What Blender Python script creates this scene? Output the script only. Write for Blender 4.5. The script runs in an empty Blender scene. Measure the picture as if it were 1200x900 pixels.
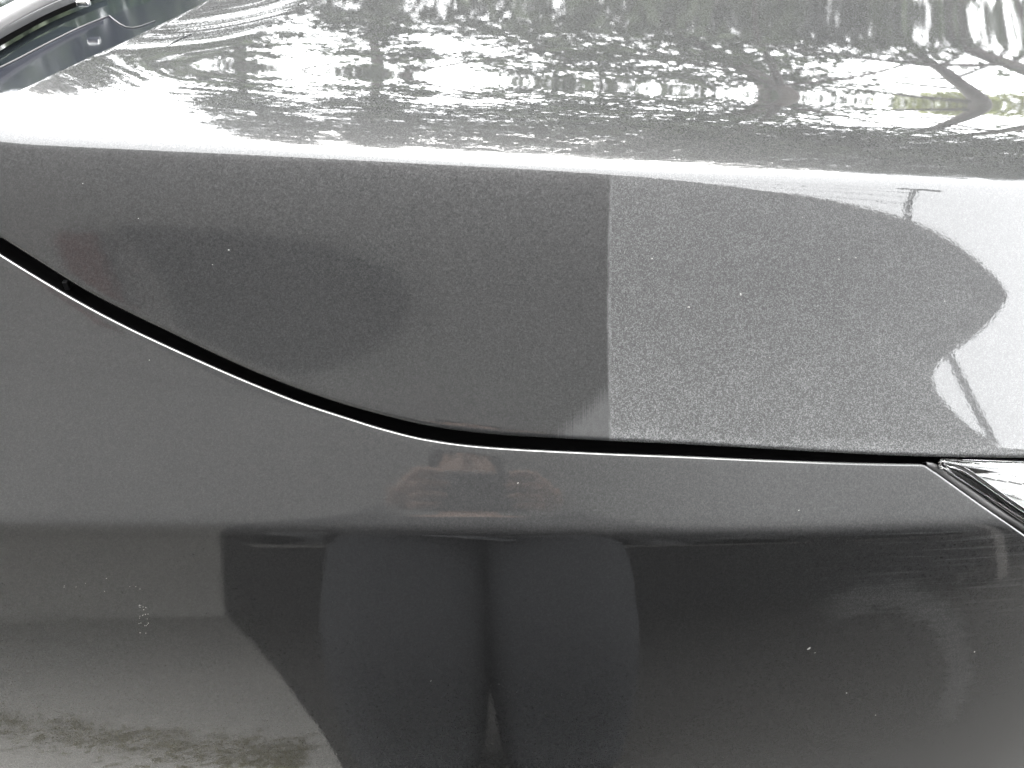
import bpy, bmesh, math, random
from mathutils import Vector, Matrix
import math
import numpy as np
# ---- camera ----
CAM_POS = (0.0, -0.63, 1.25)
CAM_PITCH = 40.0          # degrees below the horizon
CAM_HFOV = 62.0
# ---- body surface: a cross-section (arc length s, tilt of the normal towards the viewer) carried along x ----
# s < 0 runs over the bonnet, s = 0 is the shoulder, s > 0 runs down the flank
NODES = [(-1.60,-9),(-1.30,-6),(-1.00,-1),(-0.80,3),(-0.62,6),(-0.45,9),(-0.34,7),(-0.24,0.5),(-0.145,-5.0),(-0.09,-1.0),(-0.050,6),(-0.028,10),(-0.012,14),
         (0.000,27),(0.008,36),(0.022,38.8),(0.08,40.4),(0.16,41.6),(0.24,42.4),(0.273,43.2),(0.281,47.5),(0.289,58),(0.299,64),(0.335,66.5),(0.42,71),(0.52,77),(0.62,84),(0.9,92)]
def _pchip(xs, ys, xq):
    xs = np.asarray(xs,float); ys = np.asarray(ys,float); h = np.diff(xs); d = np.diff(ys)/h
    m = np.zeros_like(ys); m[0]=d[0]; m[-1]=d[-1]
    for i in range(1,len(xs)-1):
        if d[i-1]*d[i] > 0:
            w1 = 2*h[i]+h[i-1]; w2 = h[i]+2*h[i-1]
            m[i] = (w1+w2)/(w1/d[i-1]+w2/d[i])
    k = np.clip(np.searchsorted(xs, xq)-1, 0, len(xs)-2)
    t = (xq-xs[k])/h[k]
    return ((1+2*t)*(1-t)**2*ys[k] + t*(1-t)**2*h[k]*m[k] + t*t*(3-2*t)*ys[k+1] + t*t*(t-1)*h[k]*m[k+1])
S_TAB = np.linspace(-1.6, 0.9, 5001)
T_TAB = np.radians(_pchip([n[0] for n in NODES],[n[1] for n in NODES], S_TAB))
def _cum(f):
    c = np.concatenate([[0], np.cumsum((f[1:]+f[:-1])/2*np.diff(S_TAB))])
    return c - np.interp(0, S_TAB, c)
Y_TAB = _cum(-np.cos(T_TAB)); Z_TAB = _cum(-np.sin(T_TAB))
SHOULDER_Y, SHOULDER_Z = -0.004, 0.953
def path_y(x):
    return 0.02*x + 0.16*np.maximum(0, x-0.05)**2 + 0.9*np.maximum(0,x-0.30)**3
def path_z(x):
    return -0.062*x - 0.05*np.maximum(0,x)**2
KICK, KICK_W = 2.0, 0.065
REAR = [(-1.5, -0.262), (-0.9, -0.252), (-0.6, -0.256), (-0.45, -0.2685), (-0.36, -0.2885), (-0.3, -0.3159), (-0.22, -0.3446), (-0.16, -0.3567), (-0.11, -0.365), (-0.07, -0.376), (-0.04, -0.3918), (-0.02, -0.4098), (0.0, -0.4308), (0.05, -0.4758)]
def rear_edge(s):      # x of the bonnet's rear edge at arc length s
    return _pchip([a for a, b in REAR], [b for a, b in REAR], np.clip(s, -1.5, 0.05))
def rear_s(x):         # and the inverse
    return np.interp(x, [b for a, b in REAR[::-1]], [a for a, b in REAR[::-1]])
def surf(x, s):
    x = np.asarray(x,float); s = np.asarray(s,float)
    y = SHOULDER_Y + path_y(x) + np.interp(s, S_TAB, Y_TAB)
    z = SHOULDER_Z + path_z(x) + np.interp(s, S_TAB, Z_TAB)
    # the bonnet kicks up towards its rear edge; the flank's lines run flatter than the shoulder
    w = np.clip((0.02-s)/0.07, 0, 1); w = w*w*(3-2*w)
    dist = (x - rear_edge(s))*0.85
    z = z + w*KICK*np.maximum(0, KICK_W-dist)**2
    t = np.clip((s-0.02)/0.26, 0, 1); t = t*t*(3-2*t)
    z = z + 0.026*x*t
    return np.stack([x+0*s, y, z], -1)
def normal(x, s, h=2e-4):
    a = surf(x+h,s)-surf(x-h,s); b = surf(x,s+h)-surf(x,s-h)
    n = np.cross(b, a)
    n /= np.linalg.norm(n,axis=-1,keepdims=True)
    return n
F_PX = 600/math.tan(math.radians(CAM_HFOV/2))
_p = math.radians(CAM_PITCH)
FWD = np.array([0,math.cos(_p),-math.sin(_p)]); UP = np.array([0,math.sin(_p),math.cos(_p)]); RIGHT = np.array([1.,0,0])
def project(P):
    v = np.asarray(P)-np.array(CAM_POS)
    d = v@FWD
    return np.stack([600+F_PX*(v@RIGHT)/d, 450-F_PX*(v@UP)/d], -1)
def ray(px, py):
    v = FWD*F_PX + RIGHT*(px-600) + UP*(450-py)
    return v/np.linalg.norm(v)
def unproject(px, py, s0=0.1):
    """pixel(s) of the 1200x900 photograph -> (x, s) on the body surface"""
    px = np.atleast_1d(np.asarray(px,float)); py = np.atleast_1d(np.asarray(py,float))
    x = (px-600)*0.00065; s = np.full_like(x, s0); e = 1e-5
    for it in range(60):
        f = project(surf(x,s)) - np.stack([px,py],-1)
        if np.abs(f).max() < 1e-3: break
        a = (project(surf(x+e,s))-project(surf(x-e,s)))/(2*e)
        b = (project(surf(x,s+e))-project(surf(x,s-e)))/(2*e)
        det = a[:,0]*b[:,1]-a[:,1]*b[:,0]
        x = x - np.clip((f[:,0]*b[:,1]-f[:,1]*b[:,0])/det, -0.05, 0.05)
        s = s - np.clip((a[:,0]*f[:,1]-a[:,1]*f[:,0])/det, -0.05, 0.05)
    q = np.stack([x,s],-1)
    return q[0] if len(q) == 1 else q
# outline of the canopy roof behind the viewer (x, y), 3 m above the ground: straight front edge, rounded right end with a bay
CANOPY = [(-9, -0.32), (-1.26, -0.20), (-0.56, -0.15), (0.224, -0.19), (0.585, -0.245), (0.895, -0.306), (1.301, -0.41), (1.659, -0.47), (2.055, -0.497), (2.363, -0.521), (2.66, -0.553), (2.832, -0.583), (2.93, -0.622),
          (2.945, -0.65), (2.912, -0.69), (2.842, -0.769), (2.717, -0.89), (2.567, -0.999), (2.465, -1.106), (2.443, -1.202), (2.5, -1.282), (2.635, -1.381), (2.853, -1.499), (3.174, -1.636), (9.0, -3.4), (9.0, -4.6), (-9, -4.6)]
def camera_and_light():
    sc = bpy.context.scene
    cd = bpy.data.cameras.new('camera'); cam = bpy.data.objects.new('camera', cd)
    sc.collection.objects.link(cam)
    cam.location = CAM_POS
    cam.rotation_euler = (math.radians(90-CAM_PITCH), 0, 0)
    cd.sensor_fit = 'HORIZONTAL'; cd.angle = math.radians(CAM_HFOV)
    cd.clip_start = 0.003; cd.clip_end = 400
    sc.camera = cam
    w = bpy.data.worlds.new('World'); sc.world = w; w.use_nodes = True
    nt = w.node_tree; nt.nodes.clear()
    out = nt.nodes.new('ShaderNodeOutputWorld'); bg = nt.nodes.new('ShaderNodeBackground')
    sky = nt.nodes.new('ShaderNodeTexSky'); sky.sky_type = 'NISHITA'; sky.sun_disc = False
    sky.sun_elevation = math.radians(62); sky.sun_rotation = math.radians(15)
    sky.dust_density = 4.0; sky.air_density = 1.0; sky.ozone_density = 1.0
    hs = nt.nodes.new('ShaderNodeHueSaturation'); hs.inputs['Saturation'].default_value = 0.10
    mx = nt.nodes.new('ShaderNodeMix'); mx.data_type = 'RGBA'; mx.inputs[0].default_value = 0.8
    mx.inputs[7].default_value = (SKY_LEVEL*0.985, SKY_LEVEL, SKY_LEVEL*1.01, 1)      # even cloud cover
    nt.links.new(sky.outputs[0], hs.inputs['Color']); nt.links.new(hs.outputs[0], mx.inputs[6])
    nt.links.new(mx.outputs[2], bg.inputs[0]); bg.inputs[1].default_value = 0.10
    nt.links.new(bg.outputs[0], out.inputs[0])
    sd = bpy.data.lights.new('sun', 'SUN'); sun = bpy.data.objects.new('sun', sd)
    sd.energy = 0.8; sd.angle = math.radians(45); sd.color = (1, 0.97, 0.93)
    sun.rotation_euler = (math.radians(-28), 0, math.radians(-15))
    sc.collection.objects.link(sun)
    sc.view_settings.view_transform = 'Standard'; sc.view_settings.look = 'None'
    sc.view_settings.gamma = 1; sc.view_settings.use_curve_mapping = False
    sc.view_settings.exposure = EXPOSURE
    cy = sc.cycles
    cy.max_bounces = 6; cy.glossy_bounces = 4; cy.transmission_bounces = 4; cy.diffuse_bounces = 2
    cy.use_denoising = True
    cy.blur_glossy = 0.0; cy.sample_clamp_indirect = 0
SKY_LEVEL = 9.0
EXPOSURE = 4.06
camera_and_light()

# ------------------------------------------------------------------ materials
class NT:
    """small helper for node graphs"""
    def __init__(self, name):
        self.m = bpy.data.materials.new(name); self.m.use_nodes = True
        self.t = self.m.node_tree; self.t.nodes.clear()
        self.out = self.t.nodes.new('ShaderNodeOutputMaterial')
    def n(self, kind, **kw):
        nd = self.t.nodes.new('ShaderNode'+kind)
        for k, v in kw.items(): setattr(nd, k, v)
        return nd
    def put(self, sock, v):
        if isinstance(v, bpy.types.NodeSocket): self.t.links.new(v, sock)
        elif isinstance(v, (tuple, list)) and sock.type == 'RGBA' and len(v) == 3: sock.default_value = (*v, 1)
        elif isinstance(v, (int, float)) and sock.type == 'RGBA': sock.default_value = (v, v, v, 1)
        else: sock.default_value = v
    def math(self, op, a, b=0.0, c=0.0, clamp=False):
        nd = self.n('Math', operation=op); nd.use_clamp = clamp
        for i, v in enumerate((a, b, c)): self.put(nd.inputs[i], v)
        return nd.outputs[0]
    def step(self, v, lo, hi, smooth=True):
        nd = self.n('MapRange'); nd.interpolation_type = 'SMOOTHSTEP' if smooth else 'LINEAR'
        self.put(nd.inputs[0], v); self.put(nd.inputs[1], lo); self.put(nd.inputs[2], hi)
        return nd.outputs[0]
    def mixc(self, f, a, b):
        nd = self.n('Mix', data_type='RGBA')
        self.put(nd.inputs[0], f); self.put(nd.inputs[6], a); self.put(nd.inputs[7], b)
        return nd.outputs[2]
    def noise(self, vec, scale, detail=2.0, rough=0.5):
        nd = self.n('TexNoise'); self.put(nd.inputs['Vector'], vec); self.put(nd.inputs['Scale'], scale)
        self.put(nd.inputs['Detail'], detail); self.put(nd.inputs['Roughness'], rough)
        return nd.outputs[0]
    def cells(self, vec, scale, seed=0.0):
        """a random colour for each small cube of space"""
        a = self.n('VectorMath', operation='MULTIPLY_ADD'); self.put(a.inputs[0], vec); a.inputs[1].default_value = (scale,)*3; a.inputs[2].default_value = (seed+0.31, seed+0.17, seed+0.53)
        f = self.n('VectorMath', operation='FLOOR'); self.put(f.inputs[0], a.outputs[0])
        w = self.n('TexWhiteNoise'); self.put(w.inputs['Vector'], f.outputs[0])
        return w.outputs['Value'], w.outputs['Color']
    def scaled(self, vec, sc):
        nd = self.n('Mapping'); self.put(nd.inputs['Vector'], vec); nd.inputs['Scale'].default_value = sc
        return nd.outputs[0]
    def principled(self, **kw):
        nd = self.n('BsdfPrincipled')
        for k, v in kw.items(): self.put(nd.inputs[k.replace('_', ' ')], v)
        return nd
    def surface(self, sock):
        self.t.links.new(sock, self.out.inputs['Surface']); return self.m

def paint_material():
    """grey metallic paint: flakes under clear coat, with the dust that lies on the unpolished side"""
    k = NT('grey_metallic_paint')
    uv = k.n('UVMap').outputs[0]
    sep = k.n('SeparateXYZ'); k.put(sep.inputs[0], uv); u, v = sep.outputs[0], sep.outputs[1]
    obj = k.n('TexCoord').outputs['Object']
    # flakes
    rot = k.n('Mapping'); k.put(rot.inputs['Vector'], obj); rot.inputs['Rotation'].default_value = (0.5, 0.3, 0.7)
    v1, c1 = k.cells(rot.outputs[0], 1500.0); v2, c2 = k.cells(rot.outputs[0], 620.0, 5.0)
    fl = k.math('MULTIPLY_ADD', v1, 0.55, 0.60)
    fl = k.math('MULTIPLY', fl, k.math('MULTIPLY_ADD', v2, 0.30, 0.85))
    base = k.n('VectorMath', operation='SCALE'); k.put(base.inputs[0], PAINT_RGB); k.put(base.inputs['Scale'], fl)
    geo = k.n('NewGeometry')
    tilt = k.n('VectorMath', operation='MULTIPLY_ADD')
    k.put(tilt.inputs[0], c1); tilt.inputs[1].default_value = (0.16,)*3; tilt.inputs[2].default_value = (-0.08,)*3
    ad = k.n('VectorMath', operation='ADD'); k.put(ad.inputs[0], geo.outputs['Normal']); k.put(ad.inputs[1], tilt.outputs[0])
    nrm = k.n('VectorMath', operation='NORMALIZE'); k.put(nrm.inputs[0], ad.outputs[0])
    # slight orange peel and fine wiping marks in the coat
    bump = k.n('Bump'); k.put(bump.inputs['Strength'], 0.012); k.put(bump.inputs['Distance'], 0.001)
    k.put(bump.inputs['Height'], k.noise(obj, 420.0, 1.0))
    flk = k.n('BsdfGlossy'); k.put(flk.inputs['Color'], base.outputs[0]); k.put(flk.inputs['Roughness'], FLAKE_ROUGH); k.put(flk.inputs['Normal'], nrm.outputs[0])
    body = k.n('BsdfDiffuse'); k.put(body.inputs['Color'], BODY_RGB)
    under = k.n('AddShader'); k.t.links.new(flk.outputs[0], under.inputs[0]); k.t.links.new(body.outputs[0], under.inputs[1])
    coat = k.n('BsdfGlossy'); k.put(coat.inputs['Color'], (1, 1, 1)); k.put(coat.inputs['Roughness'], 0.015); k.put(coat.inputs['Normal'], bump.outputs[0])
    fr = k.n('Fresnel'); k.put(fr.inputs['IOR'], 1.5); k.put(fr.inputs['Normal'], bump.outputs[0])
    paint = k.n('MixShader'); k.put(paint.inputs[0], fr.outputs[0])
    k.t.links.new(under.outputs[0], paint.inputs[1]); k.t.links.new(coat.outputs[0], paint.inputs[2])
    # dust: the tape line at u ~ 0.075 parts the polished side from the dusty one
    v3, c3 = k.cells(rot.outputs[0], 1350.0, 9.0)
    grain = k.math('ADD', k.math('MULTIPLY', k.math('POWER', v3, 2.0), 1.5), 0.52)
    patch = k.math('MULTIPLY_ADD', k.noise(obj, 28.0, 4.0, 0.6), 0.5, 0.75)
    mid = k.math('MULTIPLY_ADD', k.noise(obj, 420.0, 2.0, 0.7), 1.0, 0.5)
    smudge = k.math('MULTIPLY_ADD', k.step(k.noise(k.scaled(uv, (30, 75, 1)), 1.0, 5.0, 0.62), 0.45, 0.75), 0.07, 0.98)   # uneven wiping and dried drops
    tex = k.math('MULTIPLY', k.math('MULTIPLY', k.math('MULTIPLY', grain, patch), mid), smudge)
    film = k.math('MULTIPLY_ADD', tex, 0.32, 0.68)                          # nearly even grain for the wing dust and painted sheen
    ut = k.math('ADD', u, k.math('MULTIPLY', v, 0.022))                     # the line leans a little
    wob = k.math('MULTIPLY', k.math('SUBTRACT', k.noise(k.scaled(uv, (0, 1, 0)), 60.0, 2.0), 0.5), 0.0022)
    bow = k.math('SUBTRACT', v, 0.11)
    ut = k.math('ADD', k.math('ADD', ut, wob), k.math('MULTIPLY', k.math('MULTIPLY', bow, bow), -0.20))
    side = k.step(ut, TAPE_U-0.0022, TAPE_U+0.0014)
    slope = k.step(v, 0.000, 0.012)                                         # 1 below the shoulder
    hood_top = k.math('SUBTRACT', 1.0, slope)
    on_hood = k.n('Attribute', attribute_name='dust_zone').outputs['Fac']   # 1 bonnet, 0 wing
    right = k.math('MULTIPLY', k.math('MULTIPLY', side, slope), on_hood)
    down = k.math('MULTIPLY_ADD', k.step(v, 0.08, 0.22), 0.45, 1.0)
    haze = k.math('MULTIPLY', k.math('MULTIPLY', right, down), DUST_RIGHT)
    rim = k.math('SUBTRACT', v, k.math('MULTIPLY', k.math('SUBTRACT', u, 0.077), 0.04))         # dust caught along the lower edge
    rim = k.math('MULTIPLY', k.step(rim, 0.206, 0.219), k.math('MULTIPLY', right, 0.05))
    haze = k.math('ADD', haze, rim)
    haze = k.math('ADD', haze, k.math('MULTIPLY', k.math('MULTIPLY', hood_top, on_hood), DUST_TOP))
    thin = k.math('MULTIPLY', k.math('MULTIPLY', SHEEN_BASE, k.math('SUBTRACT', 1.0, k.step(v, 0.279, 0.293))), k.math('MULTIPLY_ADD', k.step(v, 0.05, 0.22), 1.15, 0.60))  # painted sheen in place of reflected light, stronger towards the gap
    wing = k.math('MULTIPLY', k.math('MULTIPLY_ADD', k.step(u, -0.02, 0.22), 1.45, 0.42), k.math('SUBTRACT', 1.0, on_hood))  # wing dust, raised to stand in for light reflected off the soffit
    wing = k.math('MULTIPLY', wing, k.math('SUBTRACT', 1.0, k.step(v, 0.279, 0.293)))
    thin = k.math('ADD', thin, k.math('MULTIPLY', wing, DUST_SHEEN_WING))
    # road film low on the wing, with streaks painted in for mirrored trees
    low = k.math('MULTIPLY', k.step(v, 0.279, 0.293), k.math('SUBTRACT', 1.0, on_hood))
    haze = k.math('ADD', haze, k.math('MULTIPLY', low, DUST_LOW))
    strk = k.step(k.noise(k.scaled(uv, (9, 300, 1)), 1.0, 3.0, 0.6), 0.50, 0.72)
    lowr = k.math('MULTIPLY', k.math('MULTIPLY', low, k.step(u, 0.16, 0.38)), k.math('SUBTRACT', 1.0, k.step(v, 0.33, 0.40)))
    haze = k.math('ADD', haze, k.math('MULTIPLY', k.math('MULTIPLY', lowr, strk), 0.030))
    # a pale scuffed arc low on the right
    du = k.math('SUBTRACT', u, 0.285); dv = k.math('SUBTRACT', v, 0.435)
    rad = k.math('SQRT', k.math('ADD', k.math('MULTIPLY', du, du), k.math('MULTIPLY', k.math('MULTIPLY', dv, dv), 0.8)))
    rad = k.math('ADD', rad, k.math('MULTIPLY', k.math('SUBTRACT', k.noise(k.scaled(uv, (40, 150, 1)), 1.0, 4.0, 0.7), 0.5), 0.035))
    arc = k.math('MULTIPLY', k.step(rad, 0.068, 0.074), k.math('SUBTRACT', 1.0, k.step(rad, 0.086, 0.098)))
    arc = k.math('MULTIPLY', k.math('MULTIPLY', arc, low), k.step(k.math('SUBTRACT', du, dv), 0.02, 0.07))
    blot = k.math('MULTIPLY', k.step(k.noise(k.scaled(uv, (26, 34, 1)), 1.0, 5.0, 0.75), 0.60, 0.66), k.math('MULTIPLY', low, k.step(u, 0.20, 0.34)))
    haze = k.math('ADD', haze, k.math('MULTIPLY', k.math('ADD', arc, k.math('MULTIPLY', blot, 0.6)), 0.019))
    haze = k.math('MULTIPLY', haze, tex)
    haze = k.math('ADD', haze, k.math('MULTIPLY', thin, film))
    # ridge of dried compound along the tape edge
    ridge = k.math('MULTIPLY', k.step(k.math('ABSOLUTE', k.math('SUBTRACT', ut, TAPE_U)), 0.0024, 0.0004), k.math('MULTIPLY', slope, on_hood))
    ridge = k.math('MULTIPLY', ridge, k.step(k.noise(k.scaled(uv, (260, 34, 1)), 1.0, 4.0, 0.65), 0.34, 0.72))
    haze = k.math('ADD', haze, k.math('MULTIPLY', ridge, DUST_RIDGE))
    # paler wedge left of the line: its upper border runs from (TAPE_U, .175) to (.030, .222), combed along v
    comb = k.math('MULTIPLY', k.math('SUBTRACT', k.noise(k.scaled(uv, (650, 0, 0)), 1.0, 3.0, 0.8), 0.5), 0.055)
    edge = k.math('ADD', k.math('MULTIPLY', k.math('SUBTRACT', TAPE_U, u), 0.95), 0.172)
    pale_wedge = k.step(k.math('SUBTRACT', k.math('ADD', v, comb), edge), -0.004, 0.014)
    pale_wedge = k.math('MULTIPLY', k.math('MULTIPLY', pale_wedge, k.math('SUBTRACT', 1.0, side)), on_hood)
    pale_wedge = k.math('MULTIPLY', pale_wedge, k.step(u, 0.025, 0.035))
    haze = k.math('ADD', haze, k.math('MULTIPLY', pale_wedge, PALE_WEDGE), clamp=True)
    # scattered lighter grains and splashes
    sp = k.n('TexVoronoi', feature='F1'); k.put(sp.inputs['Vector'], obj); k.put(sp.inputs['Scale'], 75.0)
    spc = k.n('SeparateColor'); k.put(spc.inputs[0], sp.outputs['Color'])
    dot = k.math('MULTIPLY', k.step(sp.outputs['Distance'], 0.075, 0.03), k.math('GREATER_THAN', spc.outputs[0], 0.82))
    dots = k.math('MULTIPLY', dot, k.math('MULTIPLY_ADD', k.math('MAXIMUM', right, hood_top), 0.08, 0.010))
    haze = k.math('ADD', haze, dots, clamp=True)
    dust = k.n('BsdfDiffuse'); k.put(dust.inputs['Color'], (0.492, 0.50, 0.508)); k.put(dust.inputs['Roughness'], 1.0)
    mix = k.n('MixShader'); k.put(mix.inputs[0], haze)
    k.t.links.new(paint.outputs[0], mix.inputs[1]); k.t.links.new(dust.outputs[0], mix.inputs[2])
    return k.surface(mix.outputs[0])
PAINT_RGB = (0.0210, 0.0210, 0.0214)
BODY_RGB = (0.004, 0.004, 0.0041)
FLAKE_ROUGH = 0.42
TAPE_U = 0.0768
DUST_RIGHT, DUST_TOP, SHEEN_BASE, DUST_SHEEN_WING, DUST_LOW, DUST_RIDGE, PALE_WEDGE = 0.069, 0.044, 0.0145, 0.0240, 0.0, 0.075, 0.055

def simple(name, rgb, rough=0.5, metallic=0.0, coat=0.0, var=0.15, scale=40.0, spec=0.5, **kw):
    k = NT(name)
    obj = k.n('TexCoord').outputs['Object']
    f = k.noise(obj, scale, 4.0, 0.6)
    lo = tuple(c*(1-var) for c in rgb); hi = tuple(min(1, c*(1+var)) for c in rgb)
    col = k.mixc(f, lo, hi)
    r = k.math('MULTIPLY_ADD', f, 0.12, max(0.0, rough-0.06))
    p = k.principled(Base_Color=col, Roughness=r, Metallic=metallic, Coat_Weight=coat, Specular_IOR_Level=spec, **kw)
    return k.surface(p.outputs[0])
M = {}
M['paint'] = paint_material()
M['black'] = simple('black_rubber', (0.0015, 0.0015, 0.0016), 0.8, spec=0.05)
M['cowl'] = simple('black_gloss_plastic', (0.010, 0.011, 0.015), 0.08, spec=0.25, scale=300)
M['seal'] = simple('grey_seal_plastic', (0.05, 0.049, 0.05), 0.5)
M['chrome'] = simple('bright_reflector', (0.82, 0.82, 0.81), 0.16, metallic=1.0)
M['wiper'] = simple('silver_grey_metal', (0.072, 0.070, 0.072), 0.5, metallic=0.0, scale=200, spec=0.3)
M['darkmetal'] = simple('dark_metal', (0.03, 0.03, 0.032), 0.35, metallic=0.4)
def glass_material(name, tint, trans=1.0, rough=0.0):
    k = NT(name)
    p = k.principled(Base_Color=tint, Roughness=rough, Transmission_Weight=trans, IOR=1.5)
    return k.surface(p.outputs[0])
M['lens'] = glass_material('clear_lens', (0.97, 0.975, 0.98))
M['tint'] = simple('dark_windscreen_glass', (0.012, 0.015, 0.017), 0.03, spec=0.6, scale=8)

# ------------------------------------------------------------------ helpers
COL = bpy.context.scene.collection
def empty(name, loc=(0, 0, 0)):
    o = bpy.data.objects.new(name, None); o.location = loc; o.empty_display_size = 0.1
    COL.objects.link(o); return o
def tag(o, label=None, cat=None, group=None, kind=None):
    if label: o['label'] = label
    if cat: o['category'] = cat
    if group: o['group'] = group
    if kind: o['kind'] = kind
    return o
def link(name, me, mat, parent=None, smooth=True):
    o = bpy.data.objects.new(name, me); COL.objects.link(o)
    if mat is not None and not me.materials: me.materials.append(M[mat] if isinstance(mat, str) else mat)
    if smooth: me.shade_smooth()
    if parent is not None: o.parent = parent
    return o
def mesh_from(verts, faces, uvs=None, zone=None):
    me = bpy.data.meshes.new('m'); me.from_pydata([tuple(map(float, p)) for p in verts], [], faces); me.update()
    if uvs is not None:
        lay = me.uv_layers.new(name='UVMap')
        li = np.zeros(len(me.loops), dtype=np.int32); me.loops.foreach_get('vertex_index', li)
        lay.data.foreach_set('uv', np.asarray(uvs, dtype=np.float32)[li].ravel())
    if zone is not None:
        a = me.attributes.new('dust_zone', 'FLOAT', 'POINT'); a.data.foreach_set('value', np.full(len(me.vertices), zone, dtype=np.float32))
    return me
def grid_faces(nc, nr, off=0, flip=False):
    f = []
    for i in range(nc-1):
        for j in range(nr-1):
            a, b, c, d = off+i*nr+j, off+(i+1)*nr+j, off+(i+1)*nr+j+1, off+i*nr+j+1
            f.append((a, d, c, b) if flip else (a, b, c, d))
    return f
def fillet_rows(P, N, T, r, n=7, sweep=100, depth=0.02):
    """rows that roll an edge (points P, normals N, outward in-surface directions T) round with radius r and then inwards"""
    C = P - r*N; rows = []
    for k in range(1, n+1):
        a = math.radians(sweep*k/n)
        rows.append(C + r*(N*math.cos(a) + T*math.sin(a)))
    a = math.radians(sweep); D = -N*math.sin(a) + T*math.cos(a)
    last = rows[-1]
    for q in (0.02, 0.25, 1.0): rows.append(last + D*depth*q)
    return rows
def edge_dirs(P, N, toward):
    """outward direction in the surface, square to the edge curve"""
    t = np.gradient(P, axis=0); t /= np.linalg.norm(t, axis=1, keepdims=True)
    o = np.cross(t, N); o /= np.linalg.norm(o, axis=1, keepdims=True)
    s = np.sign((o*toward).sum(1, keepdims=True)); s[s == 0] = 1
    return o*s
def box_mesh(x0, x1, y0, y1, z0, z1, bevel=0.0, seg=2):
    bm = bmesh.new(); bmesh.ops.create_cube(bm, size=1)
    for v in bm.verts:
        v.co = Vector(((x0+x1)/2+v.co.x*(x1-x0), (y0+y1)/2+v.co.y*(y1-y0), (z0+z1)/2+v.co.z*(z1-z0)))
    if bevel: bmesh.ops.bevel(bm, geom=bm.edges[:], offset=bevel, segments=seg, affect='EDGES', profile=0.5)
    me = bpy.data.meshes.new('b'); bm.to_mesh(me); bm.free(); return me
def tube_data(pts, rad, n=10):
    pts = [Vector(p) for p in pts]; V = []; F = []
    up = Vector((0.123, 0.31, 1)).normalized()
    for i, p in enumerate(pts):
        d = (pts[min(i+1, len(pts)-1)]-pts[max(i-1, 0)]).normalized()
        a = d.cross(up)
        if a.length < 1e-3: a = d.cross(Vector((1, 0, 0)))
        a.normalize(); b = d.cross(a)
        r = rad[i] if isinstance(rad, (list, tuple)) else rad
        for k in range(n):
            t = 2*math.pi*k/n; V.append(p + (a*math.cos(t)+b*math.sin(t))*r)
    for i in range(len(pts)-1):
        for k in range(n): F.append((i*n+k, i*n+(k+1) % n, (i+1)*n+(k+1) % n, (i+1)*n+k))
    F.append(tuple(range(n))[::-1]); F.append(tuple(range((len(pts)-1)*n, len(pts)*n)))
    return V, F
def tube_mesh(pts, rad, n=10):
    V, F = tube_data(pts, rad, n); return mesh_from(V, F)

# ------------------------------------------------------------------ the ground
def ground_material():
    k = NT('asphalt'); obj = k.n('TexCoord').outputs['Object']
    n1 = k.noise(obj, 180.0, 3.0, 0.7); n2 = k.noise(obj, 1.4, 4.0, 0.6)
    c = k.mixc(n1, (0.06, 0.06, 0.059), (0.20, 0.198, 0.19))
    c = k.mixc(k.math('MULTIPLY', n2, 0.5), c, (0.16, 0.157, 0.15))
    b = k.n('Bump'); k.put(b.inputs['Strength'], 0.4); k.put(b.inputs['Distance'], 0.004); k.put(b.inputs['Height'], n1)
    p = k.principled(Base_Color=c, Roughness=0.9, Normal=b.outputs[0]); return k.surface(p.outputs[0])
M['asphalt'] = ground_material()
g = link('ground', mesh_from([(-90, -60, 0), (90, -60, 0), (90, 120, 0), (-90, 120, 0)], [(0, 1, 2, 3)]), 'asphalt', smooth=False)
tag(g, 'grey asphalt ground the car stands on', kind='structure')

M['paving'] = simple('pale_concrete_paving', (0.60, 0.59, 0.56), 0.9, scale=14, var=0.2)
pv = link('pavement', mesh_from([(-20, -0.75, 0.004), (-0.20, -0.75, 0.004), (-0.29, -1.13, 0.004), (-0.36, -1.39, 0.004), (-0.47, -1.75, 0.004), (-0.62, -2.25, 0.004), (-0.88, -3.03, 0.004), (-1.28, -4.2, 0.004), (-20, -4.2, 0.004)], [(8, 7, 6, 5, 4, 3, 2, 1, 0)]), 'paving', smooth=False)
tag(pv, 'pale concrete paving beside the car', kind='structure')

# ------------------------------------------------------------------ the car
car = empty('car', (0, 0, 0))
tag(car, 'dark grey metallic car whose bonnet is half polished and half dusty', 'car')
# panel edges, traced in the photograph and laid onto the body surface
HOOD_PX = [(-150, 190), (-60, 243), (0, 277.5), (50, 309), (100, 340), (150, 366), (200, 390), (250, 414), (300, 436.5), (350, 456), (400, 473), (450, 487), (500, 498.5), (550, 506),
           (600, 510.5), (700, 515.5), (800, 520), (900, 525.5), (1000, 531), (1090, 534.5), (1150, 535.5), (1200, 536), (1330, 531), (1500, 520)]
WING_PX = [(-150, 208), (-60, 259), (0, 297.3), (50, 328), (100, 357), (150, 383), (200, 406.5), (250, 429), (300, 450.3), (350, 470), (400, 486.5), (450, 502), (500, 514), (550, 521),
           (600, 525), (700, 530), (800, 534), (900, 538.5), (1000, 542), (1060, 543.3), (1079, 543.6), (1083, 544.2), (1088, 547.2), (1110, 562.5), (1140, 584), (1170, 605), (1200, 626), (1260, 668), (1330, 717), (1420, 775)]
def edge_curve(px):
    q = unproject([a for a, b in px], [b for a, b in px], 0.15); return q[np.argsort(q[:, 0])]
HQ, WQ = edge_curve(HOOD_PX), edge_curve(WING_PX)
def hood_s(x):
    return _pchip(HQ[:, 0], HQ[:, 1], np.clip(x, HQ[0, 0], HQ[-1, 0]))
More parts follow.
